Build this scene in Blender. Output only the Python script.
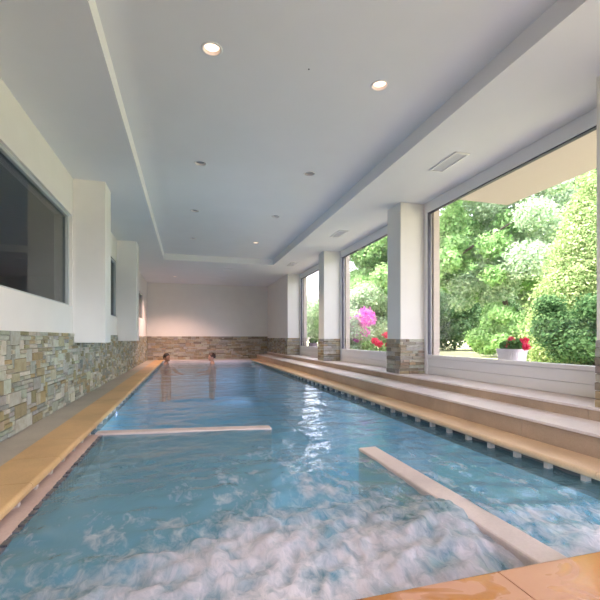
import bpy, bmesh, math, random
import numpy as np
from mathutils import Vector, Matrix, noise, Euler
for o in list(bpy.data.objects): bpy.data.objects.remove(o)
scene = bpy.context.scene
COL = scene.collection
PI = math.pi

# ------------------------------------------------------------ camera
cd = bpy.data.cameras.new('camera'); cam = bpy.data.objects.new('camera', cd); COL.objects.link(cam)
cd.sensor_width = 36; cd.lens = 395/600*36; cd.shift_y = 38/600; cd.clip_start = .02; cd.clip_end = 300
cam.location = (0, 0, .8); cam.rotation_euler = (PI/2, 0, -math.atan(113/395)); scene.camera = cam

# ------------------------------------------------------------ world, sun, exposure
EXPOSURE = 0.33
SKY, SUN = 1.6, 5.5
w = bpy.data.worlds.new('world'); scene.world = w; w.use_nodes = True
wn = w.node_tree; wn.nodes.clear()
sky = wn.nodes.new('ShaderNodeTexSky'); sky.sky_type = 'NISHITA'; sky.sun_disc = False
sky.sun_elevation = math.radians(58); sky.sun_rotation = math.radians(-70); sky.air_density = 1.0; sky.dust_density = 3.0; sky.ozone_density = 1.0
bg = wn.nodes.new('ShaderNodeBackground'); bg.inputs[1].default_value = SKY
wo = wn.nodes.new('ShaderNodeOutputWorld')
hs = wn.nodes.new('ShaderNodeHueSaturation'); hs.inputs['Saturation'].default_value = .45      # hazy white summer sky
tn = wn.nodes.new('ShaderNodeMix'); tn.data_type = 'RGBA'; tn.blend_type = 'MULTIPLY'; tn.inputs[0].default_value = 1; tn.inputs['B'].default_value = (1, .885, .935, 1)
wn.links.new(sky.outputs[0], hs.inputs['Color']); wn.links.new(hs.outputs[0], tn.inputs['A']); wn.links.new(tn.outputs['Result'], bg.inputs[0]); wn.links.new(bg.outputs[0], wo.inputs[0])
sl = bpy.data.lights.new('sun', 'SUN'); sl.energy = SUN; sl.angle = .01; sl.color = (1, .95, .85)
so = bpy.data.objects.new('sun', sl); COL.objects.link(so)
so.rotation_euler = Vector((.42, .12, -.9)).to_track_quat('-Z', 'Y').to_euler(); so.location = (-10, 5, 20)
vs = scene.view_settings
vs.view_transform = 'Standard'; vs.look = 'None'; vs.gamma = 1; vs.use_curve_mapping = False; vs.exposure = EXPOSURE
scene.cycles.use_denoising = True
scene.cycles.max_bounces = 10; scene.cycles.diffuse_bounces = 6; scene.cycles.transparent_max_bounces = 16
scene.cycles.sample_clamp_indirect = 6
POOL_LAMP = 70.0
LAMP_ON = 140.0      # watts of each lit downlight

# ------------------------------------------------------------ helpers
def tag(o, label=None, cat=None, group=None, kind=None):
    if label: o['label'] = label
    if cat: o['category'] = cat
    if group: o['group'] = group
    if kind: o['kind'] = kind
    return o
def empty(name, loc=(0, 0, 0), rz=0):
    o = bpy.data.objects.new(name, None); COL.objects.link(o); o.location = loc; o.rotation_euler = (0, 0, rz); o.empty_display_size = .1
    return o
class MB:
    def __init__(s): s.v = []; s.f = []; s.sm = []; s.c = []
    def add(s, vs, fs, smooth=False, col=None):
        n = len(s.v); s.v += [tuple(v) for v in vs]; s.f += [tuple(i+n for i in f) for f in fs]; s.sm += [smooth]*len(fs)
        s.c += [col or (1, 1, 1)]*len(vs)
        return s
    def box(s, x0, x1, y0, y1, z0, z1, col=None):
        vs = [(x, y, z) for z in (z0, z1) for y in (y0, y1) for x in (x0, x1)]
        return s.add(vs, [(0, 2, 3, 1), (4, 5, 7, 6), (0, 1, 5, 4), (2, 6, 7, 3), (0, 4, 6, 2), (1, 3, 7, 5)], col=col)
    def prism(s, prof, y0, y1, axis='Y', smooth=False):
        """extrude a closed (a,b) profile along an axis: 'Y' -> (a,y,b), 'X' -> (x,a,b), 'Z' -> (a,b,z)"""
        n = len(prof)
        def P(a, b, t): return {'Y': (a, t, b), 'X': (t, a, b), 'Z': (a, b, t)}[axis]
        vs = [P(a, b, y0) for a, b in prof] + [P(a, b, y1) for a, b in prof]
        fs = [(i, (i+1) % n, n+(i+1) % n, n+i) for i in range(n)] + [tuple(range(n))[::-1], tuple(range(n, 2*n))]
        return s.add(vs, fs, smooth)
    def lathe(s, prof, n=32, c=(0, 0, 0), smooth=True):
        vs = []; fs = []
        for r, z in prof:
            for i in range(n):
                a = 2*PI*i/n; vs.append((c[0]+r*math.cos(a), c[1]+r*math.sin(a), c[2]+z))
        for j in range(len(prof)-1):
            for i in range(n):
                k = (i+1) % n; fs.append((j*n+i, j*n+k, (j+1)*n+k, (j+1)*n+i))
        return s.add(vs, fs, smooth)
    def tube(s, pts, rads, n=8):
        pts = [Vector(p) for p in pts]; vs = []; fs = []
        for i, p in enumerate(pts):
            d = (pts[min(i+1, len(pts)-1)]-pts[max(i-1, 0)]).normalized()
            u = d.orthogonal().normalized(); q = d.cross(u)
            r = rads[i] if hasattr(rads, '__len__') else rads
            vs += [p+r*(u*math.cos(2*PI*k/n)+q*math.sin(2*PI*k/n)) for k in range(n)]
        for i in range(len(pts)-1):
            for k in range(n):
                k2 = (k+1) % n; fs.append((i*n+k, i*n+k2, (i+1)*n+k2, (i+1)*n+k))
        fs += [tuple(range(n))[::-1], tuple(range((len(pts)-1)*n, len(pts)*n))]
        return s.add(vs, fs, True)
    def build(s, name, m, parent=None, col=False, bevel=0, fix=True):
        me = bpy.data.meshes.new(name); me.from_pydata(s.v, [], s.f)
        me.polygons.foreach_set('use_smooth', s.sm)
        if col:
            a = me.color_attributes.new('tint', 'FLOAT_COLOR', 'POINT')
            a.data.foreach_set('color', np.array([c+(1,) for c in s.c], dtype=np.float32).ravel())
        if fix:
            b = bmesh.new(); b.from_mesh(me); bmesh.ops.recalc_face_normals(b, faces=b.faces); b.to_mesh(me); b.free()
        me.update()
        o = bpy.data.objects.new(name, me); COL.objects.link(o)
        for mm in (m if isinstance(m, (list, tuple)) else [m]): me.materials.append(mm)
        if parent: o.parent = parent
        if bevel:
            bv = o.modifiers.new('bevel', 'BEVEL'); bv.width = bevel; bv.segments = 2; bv.limit_method = 'ANGLE'
        return o
def struct(o, label, cat):
    return tag(o, label, cat, kind='structure')

# ------------------------------------------------------------ materials
def newmat(name):
    m = bpy.data.materials.new(name); m.use_nodes = True; nt = m.node_tree; nt.nodes.clear()
    out = nt.nodes.new('ShaderNodeOutputMaterial')
    return m, nt, out
def N(nt, t, **kw):
    n = nt.nodes.new(t)
    for k, v in kw.items():
        if k[0] == '_': setattr(n, k[1:], v)
        else: n.inputs[k.replace('__', ' ')].default_value = v
    return n
def pbsdf(nt, out, col=None, rough=.5, **kw):
    p = nt.nodes.new('ShaderNodeBsdfPrincipled'); p.inputs['Roughness'].default_value = rough
    if col is not None: p.inputs['Base Color'].default_value = (*col, 1)
    for k, v in kw.items(): p.inputs[k.replace('__', ' ')].default_value = v
    nt.links.new(p.outputs[0], out.inputs[0]); return p
def ramp(nt, fac, stops):
    r = nt.nodes.new('ShaderNodeValToRGB'); e = r.color_ramp.elements
    while len(e) < len(stops): e.new(.5)
    for el, (p, c) in zip(e, stops): el.position = p; el.color = (*c, 1)
    nt.links.new(fac, r.inputs[0]); return r.outputs[0]
def obj_coord(nt, scale=(1, 1, 1)):
    t = nt.nodes.new('ShaderNodeTexCoord'); mp = nt.nodes.new('ShaderNodeMapping'); mp.inputs['Scale'].default_value = scale
    nt.links.new(t.outputs['Object'], mp.inputs[0]); return mp.outputs[0]
def bump(nt, h, p, strength=.3, dist=.01):
    b = nt.nodes.new('ShaderNodeBump'); b.inputs['Strength'].default_value = strength; b.inputs['Distance'].default_value = dist
    nt.links.new(h, b.inputs['Height']); nt.links.new(b.outputs[0], p.inputs['Normal'])
def noise_tex(nt, vec, scale, detail=4, rough=.55, dist=0.):
    n = nt.nodes.new('ShaderNodeTexNoise'); n.inputs['Scale'].default_value = scale; n.inputs['Detail'].default_value = detail
    n.inputs['Roughness'].default_value = rough; n.inputs['Distortion'].default_value = dist
    nt.links.new(vec, n.inputs['Vector']); return n.outputs['Fac']
def simple(name, col, rough=.5, var=.0, scale=8, bmp=0, **kw):
    m, nt, out = newmat(name); p = pbsdf(nt, out, col, rough, **kw)
    if var or bmp:
        v = obj_coord(nt); n = noise_tex(nt, v, scale)
        if var:
            c = ramp(nt, n, [(.3, tuple(x*(1-var) for x in col)), (.7, tuple(min(1, x*(1+var)) for x in col))])
            nt.links.new(c, p.inputs['Base Color'])
        if bmp: bump(nt, n, p, bmp)
    return m
def emis(name, col, st):
    m, nt, out = newmat(name); e = N(nt, 'ShaderNodeEmission'); e.inputs[0].default_value = (*col, 1); e.inputs[1].default_value = st
    nt.links.new(e.outputs[0], out.inputs[0]); return m

def fresnel(nt, ior):
    # the same reflectance from either side of a pane (no total reflection inside thin glass or from under the water)
    f = N(nt, 'ShaderNodeFresnel'); g = N(nt, 'ShaderNodeNewGeometry'); m_ = N(nt, 'ShaderNodeMath', _operation='MULTIPLY_ADD')
    nt.links.new(g.outputs['Backfacing'], m_.inputs[0]); m_.inputs[1].default_value = 1/ior-ior; m_.inputs[2].default_value = ior
    nt.links.new(m_.outputs[0], f.inputs[0]); return f
M = {}
M['wall'] = simple('wall_paint', (.74, .715, .66), .7, .02, 3, .05)
M['ceil'] = simple('ceiling_paint', (.74, .73, .725), .75, .015, 2)
M['pvc'] = simple('white_pvc', (.75, .74, .74), .35)
M['alu'] = simple('grey_green_frame', (.42, .45, .44), .4)
M['gasket'] = simple('dark_gasket', (.05, .05, .07), .5)
M['stucco'] = simple('cream_stucco', (.50, .43, .37), .85, .06, 60, .3)
M['concrete'] = simple('roof_concrete', (.4, .4, .4), .9)
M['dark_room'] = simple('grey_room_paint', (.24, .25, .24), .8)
M['support'] = simple('pale_support', (.55, .48, .42), .5)
M['vent'] = simple('vent_white', (.78, .77, .75), .5)
M['vent_slat'] = simple('vent_slat_grey', (.74, .73, .75), .5)
M['trim_ring'] = simple('lamp_ring', (.7, .68, .66), .4)
M['lamp_cone'] = simple('lamp_cone', (.78, .70, .66), .45)
M['lamp_off'] = simple('lamp_lens_off', (.3, .3, .31), .2)
M['lamp_on'] = emis('lamp_lens_lit', (1, .72, .52), 2.2)
M['slot_shade'] = simple('slot_shade_tile', (.16, .14, .13), .8)
M['skin1'] = simple('skin_tan', (.36, .19, .12), .5)
M['skin2'] = simple('skin_light', (.5, .28, .2), .5)
M['hair1'] = simple('hair_black', (.015, .012, .01), .5)
M['hair2'] = simple('hair_brown', (.05, .025, .015), .5)
M['eye'] = simple('eye_dark', (.02, .015, .01), .2)
M['bark'] = simple('bark', (.06, .045, .035), .9, .4, 12, .5)
M['planter'] = simple('planter_white', (.78, .74, .78), .5)
M['planter_mauve'] = simple('planter_mauve', (.42, .34, .42), .5)
M['soil'] = simple('soil', (.06, .04, .03), .9)

def sandstone(name, base, wet=False):
    m, nt, out = newmat(name); p = pbsdf(nt, out, base, .45)
    v = obj_coord(nt); n1 = noise_tex(nt, v, 1.6, 5, .6, .4); n2 = noise_tex(nt, v, 90, 2)
    d = tuple(x*.82 for x in base); l = tuple(min(1, x*1.15) for x in base)
    c = ramp(nt, n1, [(.3, d), (.5, base), (.72, l)])
    mx = N(nt, 'ShaderNodeMix', _data_type='RGBA', _blend_type='MULTIPLY'); mx.inputs[0].default_value = .35
    g = ramp(nt, n2, [(.3, (.75, .72, .7)), (.6, (1, 1, 1))])
    nt.links.new(c, mx.inputs['A']); nt.links.new(g, mx.inputs['B']); cur = mx.outputs['Result']
    if wet:      # wet orange stone with paler dried-off patches and puddle films
        n3 = noise_tex(nt, obj_coord(nt, (1, 1.5, 1)), 3.2, 3, .5, 1.2)
        f = ramp(nt, n3, [(.50, (0, 0, 0)), (.54, (1, 1, 1))])
        m2 = N(nt, 'ShaderNodeMix', _data_type='RGBA'); nt.links.new(f, m2.inputs[0]); nt.links.new(cur, m2.inputs['A'])
        m2.inputs['B'].default_value = (.56, .29, .17, 1); cur = m2.outputs['Result']
        r = ramp(nt, n3, [(.48, (.12,)*3), (.56, (.35,)*3)]); nt.links.new(r, p.inputs['Roughness'])
    nt.links.new(cur, p.inputs['Base Color']); bump(nt, n2, p, .15, .003)
    return m
M['coping'] = sandstone('coping_sandstone', (.60, .38, .17))
M['coping_pale'] = sandstone('coping_cream_stone', (.66, .47, .29))
M['coping_wet'] = sandstone('coping_orange_wet', (.50, .21, .055), True)
M['ledge'] = sandstone('ledge_pink_travertine', (.62, .48, .41))
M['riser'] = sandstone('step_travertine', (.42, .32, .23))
M['tread'] = sandstone('tread_travertine_lit', (.72, .65, .62))  # paler copy of the step stone, window light painted into the colour
M['tile'] = sandstone('floor_tile_grey', (.44, .39, .32))
M['far_ledge'] = sandstone('far_ledge_stone', (.60, .53, .52))
M['bar'] = sandstone('spa_wall_stone', (.62, .52, .48))

# ledgestone: tint per stone + grain
m, nt, out = newmat('ledgestone'); p = pbsdf(nt, out, None, .75)
a = N(nt, 'ShaderNodeVertexColor', _layer_name='tint')
v = obj_coord(nt); n = noise_tex(nt, v, 14, 5, .65); n2 = noise_tex(nt, v, 45, 4)
g = ramp(nt, n, [(.3, (.68, .62, .55)), (.62, (1.0, 1.0, 1.0))])
mx = N(nt, 'ShaderNodeMix', _data_type='RGBA', _blend_type='MULTIPLY'); mx.inputs[0].default_value = .8
nt.links.new(a.outputs[0], mx.inputs['A']); nt.links.new(g, mx.inputs['B']); nt.links.new(mx.outputs['Result'], p.inputs['Base Color'])
bump(nt, n2, p, .6, .006); M['stone'] = m

def pool_tile(name, base, grout, s=.25):
    m, nt, out = newmat(name); p = pbsdf(nt, out, base, .4)
    v = obj_coord(nt); b = N(nt, 'ShaderNodeTexBrick', _offset=0.0)
    nt.links.new(v, b.inputs['Vector']); b.inputs['Scale'].default_value = 1; b.inputs['Brick Width'].default_value = s; b.inputs['Row Height'].default_value = s
    b.inputs['Mortar Size'].default_value = .006
    b.inputs['Color1'].default_value = (*base, 1); b.inputs['Color2'].default_value = (*[x*.93 for x in base], 1); b.inputs['Mortar'].default_value = (*grout, 1)
    nt.links.new(b.outputs['Color'], p.inputs['Base Color']); return m
M['liner'] = pool_tile('pool_liner_tile', (.46, .72, .80), (.6, .8, .85))
M['bench'] = pool_tile('spa_bench_tile', (.50, .60, .58), (.42, .5, .5), .12)
M['mosaic'] = simple('dark_mosaic', (.10, .10, .11), .3, .6, 40)

# water and foam: clear tinted water whose churned places carry white air foam
m, nt, out = newmat('pool_water')
tr = N(nt, 'ShaderNodeBsdfTransparent'); tr.inputs[0].default_value = (.38, .70, .87, 1)
gl = N(nt, 'ShaderNodeBsdfGlossy'); gl.inputs['Roughness'].default_value = .03; gl.inputs[0].default_value = (1, 1, 1, 1)
fr = fresnel(nt, 1.33)
v = obj_coord(nt, (1, .75, 1)); n1 = noise_tex(nt, v, 9, 4, .55, .6)
b = N(nt, 'ShaderNodeBump'); b.inputs['Strength'].default_value = .5; b.inputs['Distance'].default_value = .02
nt.links.new(n1, b.inputs['Height']); nt.links.new(b.outputs[0], gl.inputs['Normal']); nt.links.new(b.outputs[0], fr.inputs['Normal'])
ms = N(nt, 'ShaderNodeMixShader'); nt.links.new(fr.outputs[0], ms.inputs[0]); nt.links.new(tr.outputs[0], ms.inputs[1]); nt.links.new(gl.outputs[0], ms.inputs[2])
fa = N(nt, 'ShaderNodeAttribute', _attribute_name='foam')
df = N(nt, 'ShaderNodeBsdfDiffuse'); df.inputs[0].default_value = (.70, .65, .67, 1)
tl = N(nt, 'ShaderNodeBsdfTranslucent'); tl.inputs[0].default_value = (.6, .58, .6, 1)
fm = N(nt, 'ShaderNodeMixShader'); fm.inputs[0].default_value = .3; nt.links.new(df.outputs[0], fm.inputs[1]); nt.links.new(tl.outputs[0], fm.inputs[2])
vf = obj_coord(nt); nf = noise_tex(nt, obj_coord(nt, (1.5, .8, 1)), 12, 7, .66, .7)
b2 = N(nt, 'ShaderNodeBump'); b2.inputs['Strength'].default_value = .7; b2.inputs['Distance'].default_value = .025
nt.links.new(nf, b2.inputs['Height']); nt.links.new(b2.outputs[0], df.inputs['Normal'])
# foam amount = attribute broken up by fine bubbles
sub = N(nt, 'ShaderNodeMath', _operation='MULTIPLY_ADD'); nt.links.new(nf, sub.inputs[0]); sub.inputs[1].default_value = 2.0; sub.inputs[2].default_value = -1.08
ad = N(nt, 'ShaderNodeMath', _operation='ADD', _use_clamp=True); nt.links.new(fa.outputs['Fac'], ad.inputs[0]); nt.links.new(sub.outputs[0], ad.inputs[1])
ga = N(nt, 'ShaderNodeMath', _operation='GREATER_THAN'); nt.links.new(fa.outputs['Fac'], ga.inputs[0]); ga.inputs[1].default_value = .005
mu = N(nt, 'ShaderNodeMath', _operation='MULTIPLY'); nt.links.new(ad.outputs[0], mu.inputs[0]); nt.links.new(ga.outputs[0], mu.inputs[1])
ms2 = N(nt, 'ShaderNodeMixShader'); nt.links.new(mu.outputs[0], ms2.inputs[0]); mk = N(nt, 'ShaderNodeAttribute', _attribute_name='murk_and_sheen')      # air bubbles near the jets; far-end rise stands in for surface reflection
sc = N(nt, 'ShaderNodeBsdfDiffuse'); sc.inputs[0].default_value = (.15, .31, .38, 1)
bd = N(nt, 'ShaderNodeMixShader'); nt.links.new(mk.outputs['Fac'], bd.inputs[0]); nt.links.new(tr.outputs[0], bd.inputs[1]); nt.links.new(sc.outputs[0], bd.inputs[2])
nt.links.new(bd.outputs[0], ms.inputs[1])
nt.links.new(ms.outputs[0], ms2.inputs[1]); nt.links.new(fm.outputs[0], ms2.inputs[2])
nt.links.new(ms2.outputs[0], out.inputs[0]); M['water'] = m

def glass(name, tint, ior=1.45):
    m, nt, out = newmat(name)
    tr = N(nt, 'ShaderNodeBsdfTransparent'); tr.inputs[0].default_value = (*tint, 1)
    gl = N(nt, 'ShaderNodeBsdfGlossy'); gl.inputs['Roughness'].default_value = .01
    fr = fresnel(nt, ior)
    ms = N(nt, 'ShaderNodeMixShader'); nt.links.new(fr.outputs[0], ms.inputs[0]); nt.links.new(tr.outputs[0], ms.inputs[1]); nt.links.new(gl.outputs[0], ms.inputs[2])
    nt.links.new(ms.outputs[0], out.inputs[0]); return m
M['pane'] = glass('window_glass', (.97, .98, .97))
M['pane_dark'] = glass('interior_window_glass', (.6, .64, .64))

def leafmat(name, c1, c2, tl=.35):
    m, nt, out = newmat(name)
    g = N(nt, 'ShaderNodeNewGeometry'); c = ramp(nt, g.outputs['Random Per Island'], [(0, c1), (1, c2)])
    d = N(nt, 'ShaderNodeBsdfDiffuse'); t = N(nt, 'ShaderNodeBsdfTranslucent')
    nt.links.new(c, d.inputs[0]); nt.links.new(c, t.inputs[0])
    ms = N(nt, 'ShaderNodeMixShader'); ms.inputs[0].default_value = tl; nt.links.new(d.outputs[0], ms.inputs[1]); nt.links.new(t.outputs[0], ms.inputs[2])
    nt.links.new(ms.outputs[0], out.inputs[0]); return m
M['leaf_bright'] = leafmat('leaf_bright_green', (.20, .40, .12), (.46, .64, .30))
M['leaf_pale'] = leafmat('leaf_pale_green', (.30, .46, .26), (.62, .72, .52))
M['leaf_yellow'] = leafmat('leaf_yellow_green', (.18, .32, .10), (.52, .60, .30))
M['leaf_dark'] = leafmat('leaf_dark_green', (.05, .13, .05), (.17, .30, .12))
M['leaf_mid'] = leafmat('leaf_mid_green', (.08, .18, .08), (.22, .34, .17))
M['leaf_geranium'] = leafmat('leaf_geranium', (.08, .22, .06), (.2, .38, .14))
M['petal_red'] = leafmat('petal_red', (.78, .03, .13), (.9, .12, .24))
M['petal_magenta'] = leafmat('petal_magenta', (.75, .16, .58), (.9, .34, .78))
M['petal_violet'] = leafmat('petal_violet', (.4, .2, .5), (.6, .35, .65))
M['lawn'] = simple('lawn_grass', (.56, .58, .32), .9, .25, 9)
M['bounce_paving'] = simple('bounce_paving_stone', (.36, .32, .32), .8, .1, 3)

# ------------------------------------------------------------ dimensions
ZC, ZR = 2.82, 2.98            # soffit and recess heights
XL, XR = -1.39, 3.48           # wall planes
YB, YF = -1.6, 15.3            # back and far walls
XP0, XP1 = -.82, 2.34          # coping edges
YP0, YP1 = 1.13, 14.8
ZW = -.10                     # water level
RX0, RX1, RY1 = -.57, 2.30, 10.75

# downlight positions: x, y, ceiling z, lit
LAMPS = [(.18, 3.05, ZR, 1, 'lit downlight nearest the camera, left row of the ceiling recess'),
         (1.60, 3.09, ZR, 1, 'lit downlight nearest the camera, right row of the ceiling recess'),
         (.16, 5.08, ZR, 0, 'unlit downlight second in the left row of the ceiling recess'),
         (1.56, 5.00, ZR, 0, 'unlit downlight second in the right row of the ceiling recess'),
         (.13, 7.00, ZR, 0, 'unlit downlight third in the left row of the ceiling recess'),
         (1.53, 6.93, ZR, 0, 'unlit downlight third in the right row of the ceiling recess'),
         (.13, 8.97, ZR, 0, 'unlit downlight fourth and farthest in the left row of the ceiling recess'),
         (1.52, 8.98, ZR, 1, 'lit downlight at the far end of the right row of the ceiling recess'),
         (-.38, 13.6, ZC, 1, 'lit downlight in the low ceiling close to the far wall')]

# ------------------------------------------------------------ ceiling and roof
def holed(name, z, rect, holes, m, parent=None, inner=None):
    b = bmesh.new(); es = []
    def loop(pts):
        vs = [b.verts.new((x, y, z)) for x, y in pts]
        for i in range(len(vs)): es.append(b.edges.new((vs[i], vs[(i+1) % len(vs)])))
    x0, x1, y0, y1 = rect
    loop([(x0, y0), (x1, y0), (x1, y1), (x0, y1)])
    if inner:
        a0, a1, c0, c1 = inner; loop([(a0, c0), (a1, c0), (a1, c1), (a0, c1)])
    for (hx, hy, r) in holes:
        loop([(hx+r*math.cos(2*PI*i/32), hy+r*math.sin(2*PI*i/32)) for i in range(32)])
    bmesh.ops.triangle_fill(b, use_beauty=True, use_dissolve=False, edges=es)
    for f in b.faces:
        if f.normal.z > 0: f.normal_flip()
    me = bpy.data.meshes.new(name); b.to_mesh(me); b.free(); me.materials.append(m)
    o = bpy.data.objects.new(name, me); COL.objects.link(o)
    if parent: o.parent = parent
    return o
HR = .071
ce = holed('ceiling', ZC, (XL-.05, XR+.1, YB-.05, YF+.05), [(x, y, HR) for x, y, z, on, l in LAMPS if z == ZC], M['ceil'], inner=(RX0, RX1, YB+.3, RY1))
struct(ce, 'white dropped ceiling running round the long raised recess over the pool', 'ceiling')
holed('recess_top', ZR, (RX0-.01, RX1+.01, YB+.29, RY1+.01), [(x, y, HR) for x, y, z, on, l in LAMPS if z == ZR], M['ceil'], ce)
s = MB()
for x in (RX0, RX1): s.add([(x, YB+.3, ZC), (x, RY1, ZC), (x, RY1, ZR), (x, YB+.3, ZR)], [(0, 1, 2, 3)])
for y in (YB+.3, RY1): s.add([(RX0, y, ZC), (RX1, y, ZC), (RX1, y, ZR), (RX0, y, ZR)], [(0, 1, 2, 3)])
s.build('recess_side', M['ceil'], ce, fix=False)
struct(MB().box(-6.2, 3.65, YB-.3, YF+.3, 3.2, 3.45).build('roof', M['concrete']), 'unseen flat concrete roof slab over the pool hall, added to block sun and sky', 'roof')  # unseen slab added to keep sun and sky light out of the hall
struct(MB().box(3.65, 4.78, YB-.3, 5.0, 2.86, 3.1).build('balcony_slab', M['stucco']), 'beige stucco balcony slab jutting out above the nearest big window', 'balcony')

# ------------------------------------------------------------ stone cladding
PAL_L = [(.58, .55, .49), (.36, .29, .15), (.34, .30, .19), (.50, .47, .40), (.44, .43, .39), (.39, .39, .36), (.34, .33, .29), (.42, .40, .34), (.29, .25, .15), (.38, .30, .18), (.52, .50, .44), (.25, .26, .24), (.33, .33, .31), (.40, .34, .24), (.30, .31, .27), (.45, .42, .33)]
PAL_R = [(.44, .40, .37), (.36, .33, .32), (.30, .23, .17), (.38, .30, .23), (.25, .20, .16), (.44, .38, .31), (.33, .29, .26), (.40, .30, .20), (.48, .44, .40)]
def clad(name, org, ud, nd, length, height, pal, parent, uw=.07, uh=.048, wmax=6, hmax=2, seed=1, th=.012):
    R = random.Random(seed); nu, nv = max(2, round(length/uw)), round(height/uh); uw, uh = length/nu, height/nv
    occ = [[False]*nu for _ in range(nv)]; org, ud, nd = Vector(org), Vector(ud), Vector(nd); up = Vector((0, 0, 1)); s = MB()
    for j in range(nv):
        for i in range(nu):
            if occ[j][i]: continue
            hh = 1 if hmax == 1 or R.random() < .55 else R.randint(1, hmax); ww = R.randint(1, 2) if R.random() < .3 else R.randint(2, wmax)
            w_ = 0
            while w_ < ww and i+w_ < nu and not occ[j][i+w_]: w_ += 1
            if nu-(i+w_) == 1 and not occ[j][nu-1]: w_ += 1
            hh = min(hh, nv-j)
            for a in range(hh):
                for c in range(w_): occ[j+a][i+c] = True
            d = th+R.random()*.012; g = .0012
            u0, u1, v0, v1 = i*uw+g, (i+w_)*uw-g, j*uh+g, (j+hh)*uh-g
            e = .003
            q = [org+ud*u+up*v for u, v in ((u0, v0), (u1, v0), (u1, v1), (u0, v1))]
            q2 = [org+ud*u+up*v+nd*d for u, v in ((u0+e, v0+e), (u1-e, v0+e), (u1-e, v1-e), (u0+e, v1-e))]
            k = .85+R.random()*.3; c = R.choice(pal); c = tuple(x*k*(.95+.1*R.random())*q for x, q in zip(c, (.95, 1, .93)))
            s.add(q+q2, [(4, 5, 6, 7), (0, 1, 5, 4), (1, 2, 6, 5), (2, 3, 7, 6), (3, 0, 4, 7)], col=c)
    o = s.build(name, M['stone'], parent, col=True)
    return o

# ------------------------------------------------------------ left wall with its interior windows
ZS = .86                         # stone top on the left and far walls
WL = [(.2, 5.56, 1.20, 2.345), (6.15, 8.92, 1.23, 2.36), (9.7, 14.0, 1.42, 2.24)]
s = MB(); ys = YB
for y0, y1, z0, z1 in WL:
    s.box(XL-.2, XL, ys, y0, -.2, ZR); s.box(XL-.2, XL, y0, y1, -.2, z0); s.box(XL-.2, XL, y0, y1, z1, ZR); ys = y1
s.box(XL-.2, XL, ys, YF, -.2, ZR)
wl = struct(s.build('wall_left', M['wall']), 'long cream wall left of the pool, stone clad along its foot', 'wall')
clad('stone_cladding', (XL, YB, .0), (0, 1, 0), (1, 0, 0), YF-YB, ZS, PAL_L, wl, seed=3, uw=.05, uh=.0391, wmax=5, hmax=3)
LBL = ['large grey framed interior window high on the left wall, nearest the camera',
       'grey framed interior window half hidden between the two hanging left pillars',
       'small interior window on the left wall beyond the pillars near the far end']
for i, (y0, y1, z0, z1) in enumerate(WL):
    t = empty('window_%d' % (i+4), (XL-.06, (y0+y1)/2, z0)); struct(t, LBL[i], 'window')
    f = MB(); a, b_, h = y0-t.location.y, y1-t.location.y, z1-z0; fw = .05
    f.box(-.04, .03, a, b_, 0, .022); f.box(-.04, .03, a, b_, h-.035, h); f.box(-.04, .03, a, a+fw, .022, h-.035); f.box(-.04, .03, b_-fw, b_, .022, h-.035)
    f.build('window_frame', M['alu'], t, bevel=.004)
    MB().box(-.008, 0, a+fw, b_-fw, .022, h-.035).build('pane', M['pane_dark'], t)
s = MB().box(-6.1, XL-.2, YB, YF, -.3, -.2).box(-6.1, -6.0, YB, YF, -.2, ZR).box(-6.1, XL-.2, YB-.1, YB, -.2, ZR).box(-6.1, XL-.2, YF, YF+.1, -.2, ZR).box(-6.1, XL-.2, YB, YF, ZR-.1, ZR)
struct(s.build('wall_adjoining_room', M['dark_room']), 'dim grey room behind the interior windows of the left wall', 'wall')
for y0, y1, l in ((5.60, 5.98, 'white hanging pillar on the left wall, nearer one beside the large interior window'), (8.88, 9.30, 'white hanging pillar on the left wall, farther one toward the pool end')):
    struct(MB().box(XL-.02, -1.015, y0, y1, .74, ZC).build('wall_pillar', M['wall'], bevel=.004), l, 'pillar')

# ------------------------------------------------------------ far and back walls
wf = struct(MB().box(XL-.2, XR+.3, YF, YF+.2, -.2, ZR).build('wall_far', M['wall']), 'plain white end wall beyond the swimmers, stone clad at its foot', 'wall')
clad('stone_cladding', (3.05, YF, .0), (-1, 0, 0), (0, -1, 0), 3.05-XL, ZS, PAL_R, wf, seed=5, uw=.07, uh=.0478, wmax=5, hmax=2)
s = MB().box(XL-.2, XR+.3, YB-.2, YB, -.4, .3).box(XL-.2, XR+.3, YB-.2, YB, 2.6, ZR).box(XL-.2, XL+.3, YB-.2, YB, .3, 2.6).box(XR-.2, XR+.3, YB-.2, YB, .3, 2.6)
struct(s.build('wall_back', M['wall']), 'unseen end wall behind the camera, its wide opening added to let daylight in', 'wall')  # opening in this unseen wall added to brighten the room with daylight

# ------------------------------------------------------------ right side: pillars, wall pieces, windows
XC = 3.05; Z2 = .265; Z1 = .163
def pillar(y0, y1, label, seed, x1=3.55):
    t = MB().box(XC, x1, y0, y1, Z2, ZC).build('wall_pillar', M['wall'], bevel=.003); struct(t, label, 'pillar')
    hh = .77-Z2+.015
    clad('stone_cladding', (XC, y1, Z2), (0, -1, 0), (-1, 0, 0), y1-y0, hh, PAL_R, t, seed=seed, uw=.065, uh=.062, wmax=4, hmax=1)
    clad('stone_cladding', (XC-.015, y0, Z2), (1, 0, 0), (0, -1, 0), .41, hh, PAL_R, t, seed=seed+50, uw=.05, uh=.044, wmax=6, hmax=1)
    return t
pillar(1.9, 2.31, 'white pillar with stone foot cut by the right picture edge', 11)
pillar(5.23, 5.63, 'white pillar with stone foot between the nearest and the middle garden window', 12)
pillar(8.64, 9.03, 'white pillar with stone foot between the middle and the farthest garden window', 13)
t = MB().box(XC, 3.55, 12.08, YF, Z2, ZC).build('wall_right', M['wall'], bevel=.003); struct(t, 'white wall stub beyond the farthest garden window, stone clad at its foot', 'wall')
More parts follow.
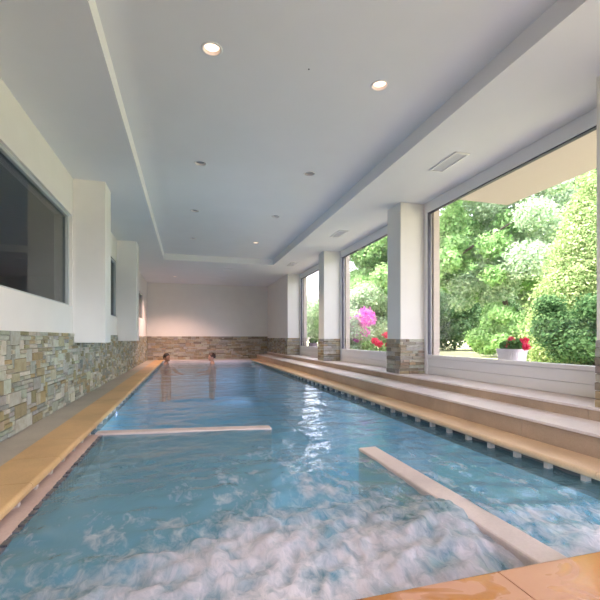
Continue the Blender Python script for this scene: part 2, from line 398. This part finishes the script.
clad('stone_cladding', (XC, YF, Z2), (0, -1, 0), (-1, 0, 0), YF-12.08, .8-Z2, PAL_R, t, seed=14, uw=.06, uh=.05, wmax=5, hmax=2)
clad('stone_cladding', (XC-.015, 12.08, Z2), (1, 0, 0), (0, -1, 0), .41, .8-Z2, PAL_R, t, seed=15, uw=.05, uh=.046, wmax=6, hmax=1)
s = MB()                        # outer leaf of the facade, slightly wider than the pillars, so that each window has a cream reveal
for y0, y1 in ((YB-.2, -1.05), (1.85, 2.36), (5.13, 5.73), (8.53, 9.13), (11.96, YF+.3)): s.box(3.55, 3.65, y0, y1, -.3, 3.2)
s.box(3.55, 3.86, YB-.2, YF+.3, -.3, .52); s.box(3.55, 3.65, YB-.2, YF+.3, 2.82, 3.2)
struct(s.build('wall_outside', M['stucco']), 'cream stucco outer facade whose reveals frame the garden windows', 'wall')
WR = [(2.31, 5.23, 'nearest and largest white garden window on the right'), (5.63, 8.64, 'middle white garden window on the right, magenta blossoms behind it'), (9.03, 12.08, 'farthest garden window on the right, bleached by light'), (-1.1, 1.9, 'white garden window on the right beside the camera')]
for i, (y0, y1, l) in enumerate(WR):
    t = empty('window_%d' % (i+1 if i < 3 else 7), (XR, (y0+y1)/2, Z2)); struct(t, l, 'window')
    a, b_ = y0-t.location.y, y1-t.location.y; h = ZC-Z2; zs = .55-Z2; zt = 2.67-Z2
    f = MB().box(-.035, .05, a, a+.075, 0, h).box(-.035, .05, b_-.075, b_, 0, h).box(-.035, .05, a+.075, b_-.075, zt, h).box(-.035, .05, a+.075, b_-.075, zs-.045, zs)
    f.build('window_frame', M['pvc'], t, bevel=.006)
    g = MB(); a1, b1 = a+.075, b_-.075; q = .012
    g.box(-.02, .03, a1, a1+q, zs, zt).box(-.02, .03, b1-q, b1, zs, zt).box(-.02, .03, a1+q, b1-q, zt-q, zt)
    g.build('gasket', M['gasket'], t)
    MB().box(.0, .008, a1+q, b1-q, zs, zt-q).build('pane', M['pane'], t)
    pb = MB()
    for k in range(2): hb = (zs-.045)/2; pb.box(-.022, .03, a1, b1, k*hb+.003, (k+1)*hb-.003)
    pb.box(-.010, .02, a1, b1, 0, zs-.045)
    pb.build('sill_panel', M['pvc'], t, bevel=.003)

# ------------------------------------------------------------ steps along the window side
def segs(y0, y1, step, gap=.003, ph=0):
    y = y0; out = []; n = 0
    while y < y1-.01:
        e = min(y+step if n else y+step-ph, y1); out.append((y+gap/2, e-gap/2)); y = e; n += 1
    return out
def stepmesh(name, x0, x1, z0, z1, label, ph):
    t = empty(name, (0, 0, 0)); struct(t, label, 'steps'); r = MB(); tr_ = MB()
    for a, b_ in segs(YB, YF, .9, .003, ph): r.box(x0, x0+.03, a, b_, z0, z1-.022)
    r.box(x0+.03, x1, YB, YF, z0, z1-.022)
    for a, b_ in segs(YB, YF, .9, .002, ph): tr_.box(x0-.015, x1, a, b_, z1-.022, z1)
    r.build('riser', M['riser'], t); tr_.build('tread', M['tread'], t, bevel=.004)
stepmesh('lower_step', 2.62, 3.02, -.02, Z1, 'lower travertine step running along the right side of the pool', .3)
stepmesh('upper_step', 3.02, 3.55, -.02, Z2, 'upper travertine step carrying the stone pillars and garden windows', .55)

# ------------------------------------------------------------ floors, coping
struct(MB().box(XL-.05, 3.6, YB-.1, .8, -.3, -.004).box(XL-.05, -1.115, .8, YF, -.3, -.004).build('floor', M['tile']), 'grey tile floor strip at the foot of the stone wall', 'floor')
def nose(x_in, x_out, r=.022, th=.05, z=0):
    """coping profile with a rounded edge at x_in; returns (x,z) points"""
    sg = 1 if x_out > x_in else -1; pts = [(x_out, z), (x_out, z-th)]
    pts += [(x_in+sg*(r-r*math.sin(t)), z-th+r-r*math.cos(t)) for t in [PI/2*k/5 for k in range(6)]]
    pts += [(x_in+sg*(r-r*math.cos(t)), z-r+r*math.sin(t)) for t in [PI/2*k/5 for k in range(6)]]
    return pts
def support(mb_y, x0, x1, parent):
    MB().box(x0, x1, mb_y-.017, mb_y+.017, ZW-.002, -.048).build('support_block', M['support'], parent)
t = empty('coping_left', (0, 0, 0)); struct(t, 'ochre sandstone coping along the left edge of the pool', 'coping'); s = MB()
for a, b_ in segs(.98, YF-.02, .51): s.prism(nose(XP0, -1.117), a, b_)
s.build('coping_stone', M['coping'], t)
for k in range(50): support(1.35+k*.268, -.90, -.855, t)
t = empty('coping_right', (0, 0, 0)); struct(t, 'cream sandstone coping along the right edge of the pool below the steps', 'coping'); s = MB()
for a, b_ in segs(.98, YF-.02, .8): s.prism(nose(XP1, 2.622), a, b_)
s.build('coping_stone', M['coping_pale'], t)
for k in range(50): support(1.35+k*.268, 2.38, 2.425, t)
t = empty('coping_front', (0, 0, 0)); struct(t, 'wet orange sandstone coping across the near end of the pool', 'coping'); s = MB()
for a, b_ in segs(-1.117, 2.622, .51, .005, 0.0): s.prism([(y, z) for y, z in nose(YP0, .8)], a+.10, b_+.10, 'X')
s.build('coping_stone', M['coping_wet'], t)
struct(MB().box(XP0+.0, XP1, YP1+.002, YF, -.3, -.012).build('coping_far', M['far_ledge'], bevel=.01), 'narrow stone ledge at the far end of the pool behind the swimmers', 'coping')

# ------------------------------------------------------------ basin
BX0, BX1, BY0, BY1, ZB = XP0-.1, XP1+.12, YP0-.08, YP1, -1.35
s = MB().box(BX0-.2, BX1+.2, BY0-.2, BY1+.2, ZB-.15, ZB).box(BX0-.2, BX0, BY0-.2, BY1, ZB, -.051).box(BX1, BX1+.2, BY0-.2, BY1, ZB, -.051).box(BX0, BX1, BY0-.2, BY0, ZB, -.051).box(BX0, BX1, BY1, BY1+.2, ZB, -.301)
basin = struct(s.build('pool_basin', M['liner']), 'long pale blue tiled swimming pool basin', 'pool')
s = MB()
for x0, x1 in ((BX0, BX0+.012), (BX1-.012, BX1)): s.box(x0, x1, BY0, BY1, -.20, -.052)
s.build('slot_shade_band', M['slot_shade'], basin)  # dark band paints the gap's shade under the coping, plus a waterline tile band
MB().box(BX0, XP0+.045, BY0, 4.05, ZB, ZW+.006).build('spa_ledge', M['ledge'], basin)
s = MB()
for k in range(46): s.box(XP0+.046, XP0+.074, BY0+.04+k*.064, BY0+.04+k*.064+.046, -.22, ZW+.002+.003*(k % 3))
s.build('mosaic_strip', M['mosaic'], basin)
MB().box(XP0+.046, .25, BY0, 3.95, ZB, -.62).build('spa_bench', M['bench'], basin)
struct(MB().prism([(XP0, 4.02), (.80, 3.80), (.80, 3.93), (XP0, 4.15)], ZB, ZW+.02, 'Z').build('spa_wall', M['bar'], bevel=.012), 'pale stone spa wall across the pool, just breaking the surface', 'spa wall')
struct(MB().box(1.325, 1.48, BY0, 2.93, ZB, ZW+.018).build('spa_wall', M['bar'], bevel=.012), 'wet pinkish stone spa wall running from the front coping, foam on both sides', 'spa wall')

# ------------------------------------------------------------ water surface
def axis(a, b, d0, d1, grow):
    p = [a]; d = d0
    while p[-1] < b: p.append(p[-1]+d); d = min(d1, d*grow)
    p[-1] = b; return p
xs = axis(BX0+.012, BX1-.012, .022, .022, 1); yy = axis(BY0, BY1, .02, .05, 1.004)
def fbm(x, y, z, o):
    v = 0; a = 1
    for k in range(o): v += a*noise.noise((x, y, z+7*k)); x *= 2.03; y *= 2.03; a *= .5
    return v
vs_, foam, murk_and_sheen = [], [], []
def lerp_tab(x, t):
    for (x0, v0), (x1, v1) in zip(t, t[1:]):
        if x <= x1: return v0+(v1-v0)*max(0, (x-x0))/(x1-x0)
    return t[-1][1]
LIM = [(-.95, 1.25), (-.5, 1.42), (-.1, 1.68), (.4, 1.85), (.8, 1.75), (1.35, 1.62), (1.45, 1.62), (1.6, 1.35), (2.5, 1.25)]
WISP = [(-.95, 1.9), (-.5, 2.0), (0, 2.4), (.5, 3.0), (1.0, 2.9), (1.4, 2.4), (1.6, 2.5), (2.5, 1.9)]
for y in yy:
    for x in xs:
        sw = .013*noise.noise((x*1.2, y*1.7, 3.1))+.009*noise.noise((x*2.6, y*4.4, 9))+.0055*noise.noise((x*6, y*9, 1))
        # jets boil up beneath the front coping; the churned band breaks up further out
        lim = lerp_tab(x, LIM)+.22*noise.noise((x*2.2, y*1.5, .5)); wl_ = lerp_tab(x, WISP)+.3*noise.noise((x*1.4, y*1.1, 4.5))
        churn = max(0, min(1, (lim+.45-y)/.6)); wisp = max(0, min(1, (wl_+.3-y)/.8))
        wx = x+.2*noise.noise((x*2, y*2, 11)); wy = y+.2*noise.noise((x*2, y*2, 13))
        rid = 1-abs(fbm(wx*5.5, wy*5.5, 5, 4))*2.2          # billows
        st = fbm(wx*7.0+wy*1.5, wy*3.2, 2.5, 4)
        fo = max(0, min(1, churn*(.68+.30*rid+.40*st)))*churn**.5
        fo = max(fo, max(0, min(.8, wisp*(.75*st+.32*rid-.22))))
        z = ZW+sw*(1+1.6*wisp)+.004*max(0, min(1, (5-y)/2))*fbm(x*5, y*11, 21, 2)+wisp*(.010*fbm(x*7, y*8, 8, 3)+.006*abs(fbm(x*15, y*17, 3, 2)))+churn*(.016*(rid-.4)+.016*fbm(x*13, y*12, 8, 3))
        if x < XP0+.045 and y < 4.06: z = min(z, ZW-.004)
        vs_.append((x, y, z)); foam.append(fo); murk_and_sheen.append(.21+.22*max(0, min(1, (y-10)/3))+.26*max(0, min(1, (4.1-y)/.3))*max(0, min(1, (1.0-x)/.4))+.14*max(0, min(1, (3.6-y)/1.5))+.1*wisp)  # diffuse share grows toward the far end in place of surface reflection
nx = len(xs); fs_ = [(j*nx+i, j*nx+i+1, (j+1)*nx+i+1, (j+1)*nx+i) for j in range(len(yy)-1) for i in range(nx-1)
      if not (1.335 < xs[i] and xs[i+1] < 1.47 and yy[j+1] < 2.92)]
wtr = MB(); wtr.v = vs_; wtr.f = fs_; wtr.sm = [True]*len(fs_); wtr.c = [(1, 1, 1)]*len(vs_)
wo_ = wtr.build('pool_water', M['water'], fix=False)
am = wo_.data.attributes.new('murk_and_sheen', 'FLOAT', 'POINT'); am.data.foreach_set('value', murk_and_sheen)
at = wo_.data.attributes.new('foam', 'FLOAT', 'POINT'); at.data.foreach_set('value', foam)
tag(wo_, 'rippled blue pool water churned into white foam at the near end', 'water', kind='stuff')

# ------------------------------------------------------------ pool lights under water
def pool_light(x, y, z, sg, label, power=0):
    t = empty('pool_light', (x, y, z)); tag(t, label, 'pool light', 'underwater pool lights')
    r = MB(); r.lathe([(.0, 0), (.05, 0), (.053, .006), (.05, .015), (.042, .017), (.04, .010)], 24).build('bezel', M['trim_ring'], t).rotation_euler = (0, sg*PI/2, 0) if sg else (-PI/2, 0, 0)
    if power:
        li = bpy.data.lights.new('pool_lamp', 'SPOT'); li.energy = power; li.color = (1, .88, .92) if not sg else (1, .62, .86); li.spot_size = math.radians(165); li.spot_blend = .5; li.shadow_soft_size = .06
        lo = bpy.data.objects.new('pool_lamp', li); COL.objects.link(lo); lo.parent = t; lo.location = (sg*.04, 0, 0) if sg else (0, .04, 0)
        lo.rotation_euler = (0, -PI/2*sg, 0) if sg else (PI/2, 0, 0)
    l = MB().lathe([(.0, .014), (.024, .013), (.04, .010)], 24).build('lens', M['pool_lens'], t); l.rotation_euler = (0, sg*PI/2, 0) if sg else (-PI/2, 0, 0)
    return t
M['pool_lens'] = emis('pool_lens_violet', (.9, .55, 1), 6)
pool_light(BX0, 5.75, -.22, 1, 'small lit underwater lamp in the left pool wall beyond the spa wall', POOL_LAMP)
pool_light(BX1, 13.5, -.30, -1, 'pink lit underwater lamp at the far right corner of the pool', POOL_LAMP)
pool_light(-.1, 4.065, -.45, 0, 'added unseen lamp on the far face of the spa wall, brightening the pool', POOL_LAMP)  # hidden lamp added to brighten the pool bottom
pool_light(1.95, BY0, -.45, 0, 'added unseen lamp beneath the front coping, brightening the near water', 25)  # hidden fill lamp added for the near water
pool_light(.4, BY0, -.45, 0, 'added unseen lamp beneath the front coping, brightening the spa water', 12)  # weak hidden fill lamp added for the spa

# ------------------------------------------------------------ downlights
def downlight(x, y, z, on, label):
    t = empty('downlight', (x, y, z)); tag(t, label, 'downlight', 'recessed ceiling downlights')
    MB().lathe([(.062, .0), (.064, -.004), (.072, -.006), (.080, -.003), (.081, .0)], 32).build('trim_ring', M['trim_ring'], t)
    MB().lathe([(.066, -.002), (.064, .010), (.060, .019), (.055, .022)], 32).build('reflector', M['lamp_cone'], t)
    MB().lathe([(0, .008), (.03, .010), (.056, .020), (.057, .06), (0, .06)], 24).build('bulb', M['lamp_on' if on else 'lamp_off'], t)
    if on:
        l = bpy.data.lights.new('lamp_light', 'SPOT'); l.energy = LAMP_ON*(.35 if y < 4 else 1 if y < 10 else 2.6); l.color = (1, .74, .55) if y < 10 else (1, .62, .52); l.spot_size = math.radians(120); l.spot_blend = .8; l.shadow_soft_size = .03
        lo = bpy.data.objects.new('lamp_light', l); COL.objects.link(lo); lo.parent = t; lo.location = (0, 0, -.03)
for a in LAMPS: downlight(*a)

# ------------------------------------------------------------ ceiling vents and sensor
def vent(cx, cy, lx, ly, label):
    t = empty('ceiling_vent', (cx, cy, ZC)); tag(t, label, 'vent', 'ceiling air vents')
    f = MB(); b_ = .028
    f.box(-lx/2, lx/2, -ly/2, -ly/2+b_, -.012, .0).box(-lx/2, lx/2, ly/2-b_, ly/2, -.012, .0).box(-lx/2, -lx/2+b_, -ly/2+b_, ly/2-b_, -.012, .0).box(lx/2-b_, lx/2, -ly/2+b_, ly/2-b_, -.012, .0)
    f.build('frame', M['vent'], t, bevel=.004)
    g = MB(); n = 7
    if lx > ly:
        for k in range(n): yk = -ly/2+b_+(ly-2*b_)*(k+.5)/n; g.add([(-lx/2+b_, yk-.005, -.009), (lx/2-b_, yk-.005, -.009), (lx/2-b_, yk+.004, -.006), (-lx/2+b_, yk+.004, -.006)], [(0, 1, 2, 3)])
    else:
        for k in range(n): xk = -lx/2+b_+(lx-2*b_)*(k+.5)/n; g.add([(xk-.005, -ly/2+b_, -.009), (xk-.005, ly/2-b_, -.009), (xk+.004, ly/2-b_, -.006), (xk+.004, -ly/2+b_, -.006)], [(0, 1, 2, 3)])
    g.box(-lx/2+b_, lx/2-b_, -ly/2+b_, ly/2-b_, -.002, -.001)
    g.build('grille', M['vent_slat'], t)
vent(2.89, 3.90, .19, .50, 'white air vent in the right ceiling above the nearest window')
vent(2.83, 7.15, .19, .50, 'white air vent in the right ceiling above the middle window')
vent(2.77, 10.45, .19, .50, 'white air vent in the right ceiling above the farthest window')
vent(1.16, 11.75, .26, .34, 'air vent in the low ceiling just beyond the recess')
vent(1.16, 13.6, .26, .34, 'air vent in the low ceiling closest to the far wall')
t = MB().lathe([(0, -.006), (.005, -.005), (.007, 0)], 12, (.95, 3.06, ZR)).build('ceiling_sensor', M['gasket']); tag(t, 'tiny dark sensor dot in the recess between the two nearest downlights', 'sensor')

# ------------------------------------------------------------ swimmers
def blob_body(pts, edges, name, mat, parent, extra):
    me = bpy.data.meshes.new(name); me.from_pydata([p[:3] for p in pts], edges, [])
    o = bpy.data.objects.new(name, me); COL.objects.link(o)
    o.modifiers.new('skin', 'SKIN'); o.modifiers.new('sub', 'SUBSURF').levels = 1
    for i, p_ in enumerate(pts): me.skin_vertices[0].data[i].radius = (p_[3], p_[4] if len(p_) > 4 else p_[3])
    me.skin_vertices[0].data[0].use_root = True
    dg = bpy.context.evaluated_depsgraph_get(); ev = o.evaluated_get(dg); m2 = bpy.data.meshes.new_from_object(ev)
    b_ = bmesh.new(); b_.from_mesh(m2)
    for mat4, seg in extra: bmesh.ops.create_uvsphere(b_, u_segments=seg, v_segments=seg*2//3, radius=1, matrix=mat4)
    bpy.data.objects.remove(o)
    m3 = bpy.data.meshes.new(name); b_.to_mesh(m3); b_.free()
    o = bpy.data.objects.new(name, m3); COL.objects.link(o)
    r = o.modifiers.new('remesh', 'REMESH'); r.mode = 'VOXEL'; r.voxel_size = .008; sm = o.modifiers.new('smooth', 'SMOOTH'); sm.iterations = 4
    dg = bpy.context.evaluated_depsgraph_get(); m4 = bpy.data.meshes.new_from_object(o.evaluated_get(dg))
    bpy.data.objects.remove(o); m4.materials.clear(); m4.materials.append(mat)
    m4.polygons.foreach_set('use_smooth', [True]*len(m4.polygons))
    o = bpy.data.objects.new(name, m4); COL.objects.link(o); o.parent = parent; return o
def ell(x, y, z, a, b_, c, rot=(0, 0, 0)):
    return Matrix.Translation((x, y, z)) @ Euler(rot).to_matrix().to_4x4() @ Matrix.Diagonal((a, b_, c, 1))
def swimmer(x, y, rz, skin, hair, label, arms):
    """local frame: faces -Y, z=0 at the chin; standing in the water up to the shoulders"""
    t = empty('person', (x, y, ZW+.10), rz); t.scale = (1.22,)*3; tag(t, label, 'person')
    P = [(0, .03, -.62, .15, .11), (0, .03, -.45, .145, .105), (0, .03, -.28, .17, .115), (0, .035, -.16, .13, .09), (0, .03, -.07, .06, .06), (0, .015, .03, .055, .06)]
    E = [(0, 1), (1, 2), (2, 3), (3, 4), (4, 5)]
    for sx, (el, ha) in zip((-1, 1), arms):
        n = len(P); P += [(sx*.165, .035, -.15, .062), el+(.045,), ha+(.032,)]; E += [(3, n), (n, n+1), (n+1, n+2)]
        h = Vector(ha); d = (h-Vector(el)).normalized(); side = d.cross(Vector((0, 0, 1))).normalized()
        pn = len(P); pc = h+d*.07; P.append((*pc, .028, .018)); E.append((n+2, pn))
        for k, ln in enumerate((.062, .072, .068, .052)):
            b0 = pc+side*(k-1.5)*.021+d*.02; b1 = b0+d*ln*.55; b2 = b0+d*ln+Vector((0, 0, -.012)); m_ = len(P)
            P += [(*b0, .010), (*b1, .009), (*b2, .008)]; E += [(pn, m_), (m_, m_+1), (m_+1, m_+2)]
        th0 = h+d*.03-side*.035*sx; th1 = th0+d*.045-side*.025*sx; m_ = len(P); P += [(*th0, .011), (*th1, .009)]; E += [(n+2, m_), (m_, m_+1)]
    for sx in (-1, 1):
        n = len(P); P += [(sx*.09, .03, -.74, .085), (sx*.10, .01, -1.08, .058), (sx*.10, .05, -1.20, .04)]; E += [(0, n), (n, n+1), (n+1, n+2)]
    X = [(ell(0, .015, .115, .076, .094, .105), 24), (ell(0, -.035, .035, .05, .05, .045), 16), (ell(0, -.085, .085, .013, .02, .024), 12), (ell(0, -.074, .043, .024, .014, .007), 12), (ell(0, -.074, .032, .02, .012, .006), 12),
         (ell(-.078, .02, .095, .010, .02, .032), 12), (ell(.078, .02, .095, .010, .02, .032), 12), (ell(0, -.066, .125, .05, .014, .010), 12)]
    blob_body(P, E, 'body', skin, t, X)
    h = MB(); n_, m_ = 24, 12; vs2 = []; fs2 = []
    for j in range(m_+1):
        for i in range(n_):
            a = 2*PI*i/n_; front = max(0, -math.sin(a)); lo = 2.05-.95*front; th = lo*j/m_
            rr = 1+.05*noise.noise((i*.8, j*.9, 2)); vs2.append((.085*rr*math.sin(th)*math.cos(a), .022+.102*rr*math.sin(th)*math.sin(a), .122+.108*rr*math.cos(th)))
    for j in range(m_):
        for i in range(n_): k = (i+1) % n_; fs2.append((j*n_+i, j*n_+k, (j+1)*n_+k, (j+1)*n_+i))
    h.add(vs2, fs2, True).build('hair', hair, t)
    for sx in (-1, 1):
        MB().lathe([(.0, .009), (.005, .0075), (.008, .004), (.009, 0), (.008, -.004), (.0, -.009)], 10, (sx*.03, -.068, .104)).build('eye', M['eye'], t)
    return t
swimmer(-.66, 14.30, math.radians(50), M['skin1'], M['hair1'], 'dark haired swimmer up to the shoulders in the far left corner of the pool', [((-.27, -.10, -.30), (-.20, -.32, -.34)), ((.27, -.10, -.32), (.18, -.33, -.36))])
swimmer(.83, 14.28, math.radians(-80), M['skin2'], M['hair2'], 'brown haired swimmer in profile by the far wall, right of the other swimmer', [((-.28, -.02, -.32), (-.34, -.26, -.36)), ((.27, -.08, -.34), (.24, -.33, -.38))])

# ------------------------------------------------------------ garden
def leaves(name, blobs, n, size, mat, parent, seed, shell=.55, droop=0.):
    R = np.random.default_rng(seed); vol = np.array([b_[3]*b_[4]*b_[5] for b_ in blobs])**.75; vol /= vol.sum()
    idx = R.choice(len(blobs), n, p=vol); B = np.array(blobs)[idx]
    d = R.normal(size=(n, 3)); d /= np.linalg.norm(d, axis=1)[:, None]
    r = shell+(1-shell)*R.random(n)**.7; r *= 1+.12*R.normal(size=n)
    c = B[:, :3]+d*B[:, 3:6]*r[:, None]
    # leaves roughly face outward
    nrm = d+.9*R.normal(size=(n, 3)); nrm[:, 2] += .35; nrm /= np.linalg.norm(nrm, axis=1)[:, None]
    t = np.cross(nrm, R.normal(size=(n, 3))); t /= np.linalg.norm(t, axis=1)[:, None]; b2 = np.cross(nrm, t)
    s = size*(.6+.8*R.random(n))[:, None]
    V = np.stack([c-t*s, c+b2*s*.55+nrm*s*.12, c+t*s, c-b2*s*.55+nrm*s*.12], 1).reshape(-1, 3)
    me = bpy.data.meshes.new(name); me.vertices.add(4*n); me.vertices.foreach_set('co', V.ravel().astype(np.float32))
    me.loops.add(4*n); me.loops.foreach_set('vertex_index', np.arange(4*n, dtype=np.int32))
    me.polygons.add(n); me.polygons.foreach_set('loop_start', np.arange(0, 4*n, 4, dtype=np.int32))
    me.update(calc_edges=True); me.validate(); me.materials.append(mat)
    o = bpy.data.objects.new(name, me); COL.objects.link(o); o.parent = parent; return o
GZ = .22
def tree(name, x, y, label, blobs, n, size, mat, seed, trunk=None, cat='tree', shell=.55, group=None, limbs=()):
    t = empty(name, (x, y, GZ)); tag(t, label, cat, group)
    leaves('foliage', blobs, n, size, mat, t, seed, shell)
    if trunk:
        s = MB(); s.tube([(0, 0, -.1), (.04, .02, trunk*.4), (-.03, .05, trunk*.75), (0, 0, trunk)], [trunk*.045, trunk*.035, trunk*.028, trunk*.018])
        for pts, r0 in limbs: s.tube(pts, [r0*(1-.75*k/(len(pts)-1)) for k in range(len(pts))])
        s.build('trunk', M['bark'], t)
    return t
def rblobs(n, R, c, ext, r0, r1):
    R = random.Random(R); out = []
    for _ in range(n):
        r = R.uniform(r0, r1); out.append((c[0]+R.uniform(-1, 1)*ext[0], c[1]+R.uniform(-1, 1)*ext[1], c[2]+R.uniform(-1, 1)*ext[2], r, r, r*.8))
    return out
def cone(h, r, n, seed):
    R = random.Random(seed); out = []
    for k in range(n):
        f = (k/n)**1.2; rr = r*(1-f)**.7; a = R.random()*6.28; q = rr*.55; s_ = max(.18, rr*.55)
        out.append((q*math.cos(a), q*math.sin(a), .25+f*(h-.4), s_, s_, s_*1.1))
    return out
struct(MB().box(3.86, 5.9, -30, 30, -.2, GZ).build('bounce_paving', M['bounce_paving']), 'unseen paved strip added outside the garden windows to bounce neutral light indoors', 'bounce_paving')  # unseen strip added so less green lawn light bounces onto the ceiling
struct(MB().box(5.9, 60, -30, 70, -.2, GZ).build('lawn', M['lawn']), 'sunlit lawn stretching beyond the garden windows', 'lawn')
tree('conifer', 8.1, 6.3, 'tall yellow-green conifer filling the right half of the nearest window', cone(4.2, 1.3, 80, 1), 95000, .033, M['leaf_yellow'], 1, 2.6, shell=.35)
tree('conifer', 7.6, 4.55, 'dark green conifer at the right edge of the nearest window', cone(3.3, 1.05, 70, 2), 70000, .030, M['leaf_dark'], 2, 2.6, shell=.35)
tree('evergreen_shrub', 7.0, 5.35, 'low dark evergreen shrub in front of the yellow-green conifer', rblobs(26, 3, (0, 0, .75), (.7, .5, .42), .22, .4), 50000, .030, M['leaf_dark'], 3, .7, 'shrub', shell=.3)
tree('broadleaf_tree', 9.7, 10.2, 'pale green broadleaf tree rising behind the yellow-green conifer', rblobs(60, 4, (.4, -.3, 4.0), (1.4, 1.4, 2.3), .3, .65), 80000, .05, M['leaf_pale'], 4, 2.6)
tree('maple_tree', 7.9, 12.3, 'bright green maple arching a dark branch across the nearest window', rblobs(90, 5, (.3, -.9, 4.4), (2.1, 2.0, 2.2), .25, .6), 70000, .06, M['leaf_bright'], 5, 2.9, shell=.2, limbs=[([(0, 0, 2.4), (.2, -1.0, 2.9), (.5, -2.2, 3.4), (1.1, -3.0, 3.9), (1.6, -3.6, 4.3)], .06), ([(0, 0, 2.8), (.3, -1.0, 4.0), (.6, -1.3, 4.9)], .06)])
tree('hedge', 12.2, 16.0, 'dark hedge below the maple in the nearest window', rblobs(70, 6, (0, 0, 1.5), (3.2, 1.4, 1.2), .5, .8), 70000, .06, M['leaf_mid'], 6, 1.2, 'hedge', shell=.4)
tree('leafy_shrub', 9.0, 9.6, 'light green shrub at the lawn edge behind the white planter', rblobs(24, 7, (.05, 0, .85), (.6, .55, .65), .2, .38), 28000, .045, M['leaf_bright'], 7, .7, 'shrub')
tree('maple_tree', 7.6, 15.9, 'bright green tree filling the upper half of the middle window', rblobs(56, 8, (0, 0, 4.4), (1.7, 1.5, 2.2), .4, .8), 60000, .08, M['leaf_bright'], 8, 4.6)
tree('leafy_shrub', 6.6, 13.6, 'pale silvery shrub behind the magenta blossoms in the middle window', rblobs(36, 9, (0, 0, 1.2), (.9, .9, .9), .3, .6), 36000, .05, M['leaf_pale'], 9, 1.3, 'shrub')
tree('broadleaf_tree', 8.0, 27, 'pale far tree seen through the farthest window', rblobs(40, 10, (0, 0, 1.9), (2.6, 2.0, 1.4), .6, 1.1), 34000, .11, M['leaf_pale'], 10, 4.5)
tree('broadleaf_tree', 17.0, 20.5, 'large green tree at the back of the garden left of the maple crown', rblobs(60, 11, (0, 0, 4.2), (3.6, 2.6, 3.0), .7, 1.3), 60000, .10, M['leaf_bright'], 11, 6)
tree('broadleaf_tree', 16.2, 11.5, 'large dark tree at the back of the garden behind the conifers', rblobs(50, 12, (0, 0, 4.2), (2.6, 2.6, 3.4), .7, 1.3), 50000, .10, M['leaf_dark'], 12, 6)
def blossom(name, pts, r, mat, parent, seed, n=90, size=.03):
    return leaves(name, [(*p_, r, r, r*.9) for p_ in pts], n*len(pts), size, mat, parent, seed, .5)
t = empty('flowering_bush', (4.75, 10.4, GZ)); tag(t, 'magenta flowering bush close behind the middle window', 'bush')
leaves('foliage', rblobs(10, 20, (0, 0, .55), (.3, .45, .4), .22, .32), 3500, .045, M['leaf_pale'], t, 20)
for k, p_ in enumerate([(-.1, .3, .98), (-.05, -.05, 1.12), (0, -.35, 1.0), (-.15, .05, .8), (-.1, .5, .85), (-.1, -.5, .75), (.05, -.15, 1.3), (-.15, -.2, .62), (-.1, .75, .95), (-.05, .6, 1.1), (0, -.7, 1.05), (0, -.6, 1.25)]):
    blossom('blossom', [p_], .16, M['petal_magenta'], t, 200+k, 110, .04)
t = empty('flowering_bush', (4.5, 8.4, GZ)); tag(t, 'low red flowering plant at the right edge of the middle window', 'bush')
leaves('foliage', rblobs(8, 21, (0, 0, .3), (.25, .45, .18), .14, .2), 2500, .04, M['leaf_bright'], t, 21)
for k, p_ in enumerate([(-.1, .35, .50), (-.1, .15, .44), (-.05, -.25, .42), (0, -.05, .66)]):
    blossom('blossom', [p_], .09, M['petal_red'], t, 50+k, 110, .03)
def planter(x, y, ly, lx, h, label, flowers, mat, seed, tub='planter'):
    t = empty('flower_planter', (x, y, .521)); tag(t, label, 'planter', 'planters on the outer sills')
    # rounded rectangular tub with vertical ribs, wider at the rim
    n = 96; s = MB(); prof = [(.86, 0), (.90, h*.5), (.97, h-.02), (1.04, h-.02), (1.04, h), (.95, h), (.92, h-.03), (0, h-.03)]
    vs2, fs2 = [], []
    for j, (k, z) in enumerate(prof):
        for i in range(n):
            a = 2*PI*i/n; c_, s_ = math.cos(a), math.sin(a); e = .42
            rib = 1+(.035 if (i % 4 < 2 and j < 3) else 0)
            vs2.append((lx/2*k*rib*math.copysign(abs(c_)**e, c_), ly/2*k*rib*math.copysign(abs(s_)**e, s_), z))
    for j in range(len(prof)-1):
        for i in range(n): k = (i+1) % n; fs2.append((j*n+i, j*n+k, (j+1)*n+k, (j+1)*n+i))
    fs2.append(tuple(range(n)))
    s.add(vs2, fs2).build('tub', M[tub], t)
    leaves('foliage', rblobs(9, seed, (0, 0, h+.05), (lx*.25, ly*.36, .03), .05, .08), 700, .03, M['leaf_geranium'], t, seed)
    for k, p_ in enumerate(flowers):
        f = blossom('blossom', [p_], .04, mat, t, seed+10+k, 110, .016)
        MB().tube([(p_[0]*.6, p_[1]*.8, h), (p_[0], p_[1], p_[2]-.02)], .004, 5).build('stem', M['leaf_geranium'], f)
planter(3.72, 3.83, .32, .22, .15, 'white ribbed planter of red geraniums on the sill of the nearest window', [(-.03, -.02, .26), (-.05, .0, .19), (.0, -.19, .25), (-.05, -.25, .18)], M['petal_red'], 61)
planter(3.70, 11.5, .5, .2, .13, 'small mauve planter of violet flowers on the sill of the farthest window', [(-.03, .1, .19), (-.03, -.05, .2), (-.02, -.16, .17)], M['petal_violet'], 81, 'planter_mauve')
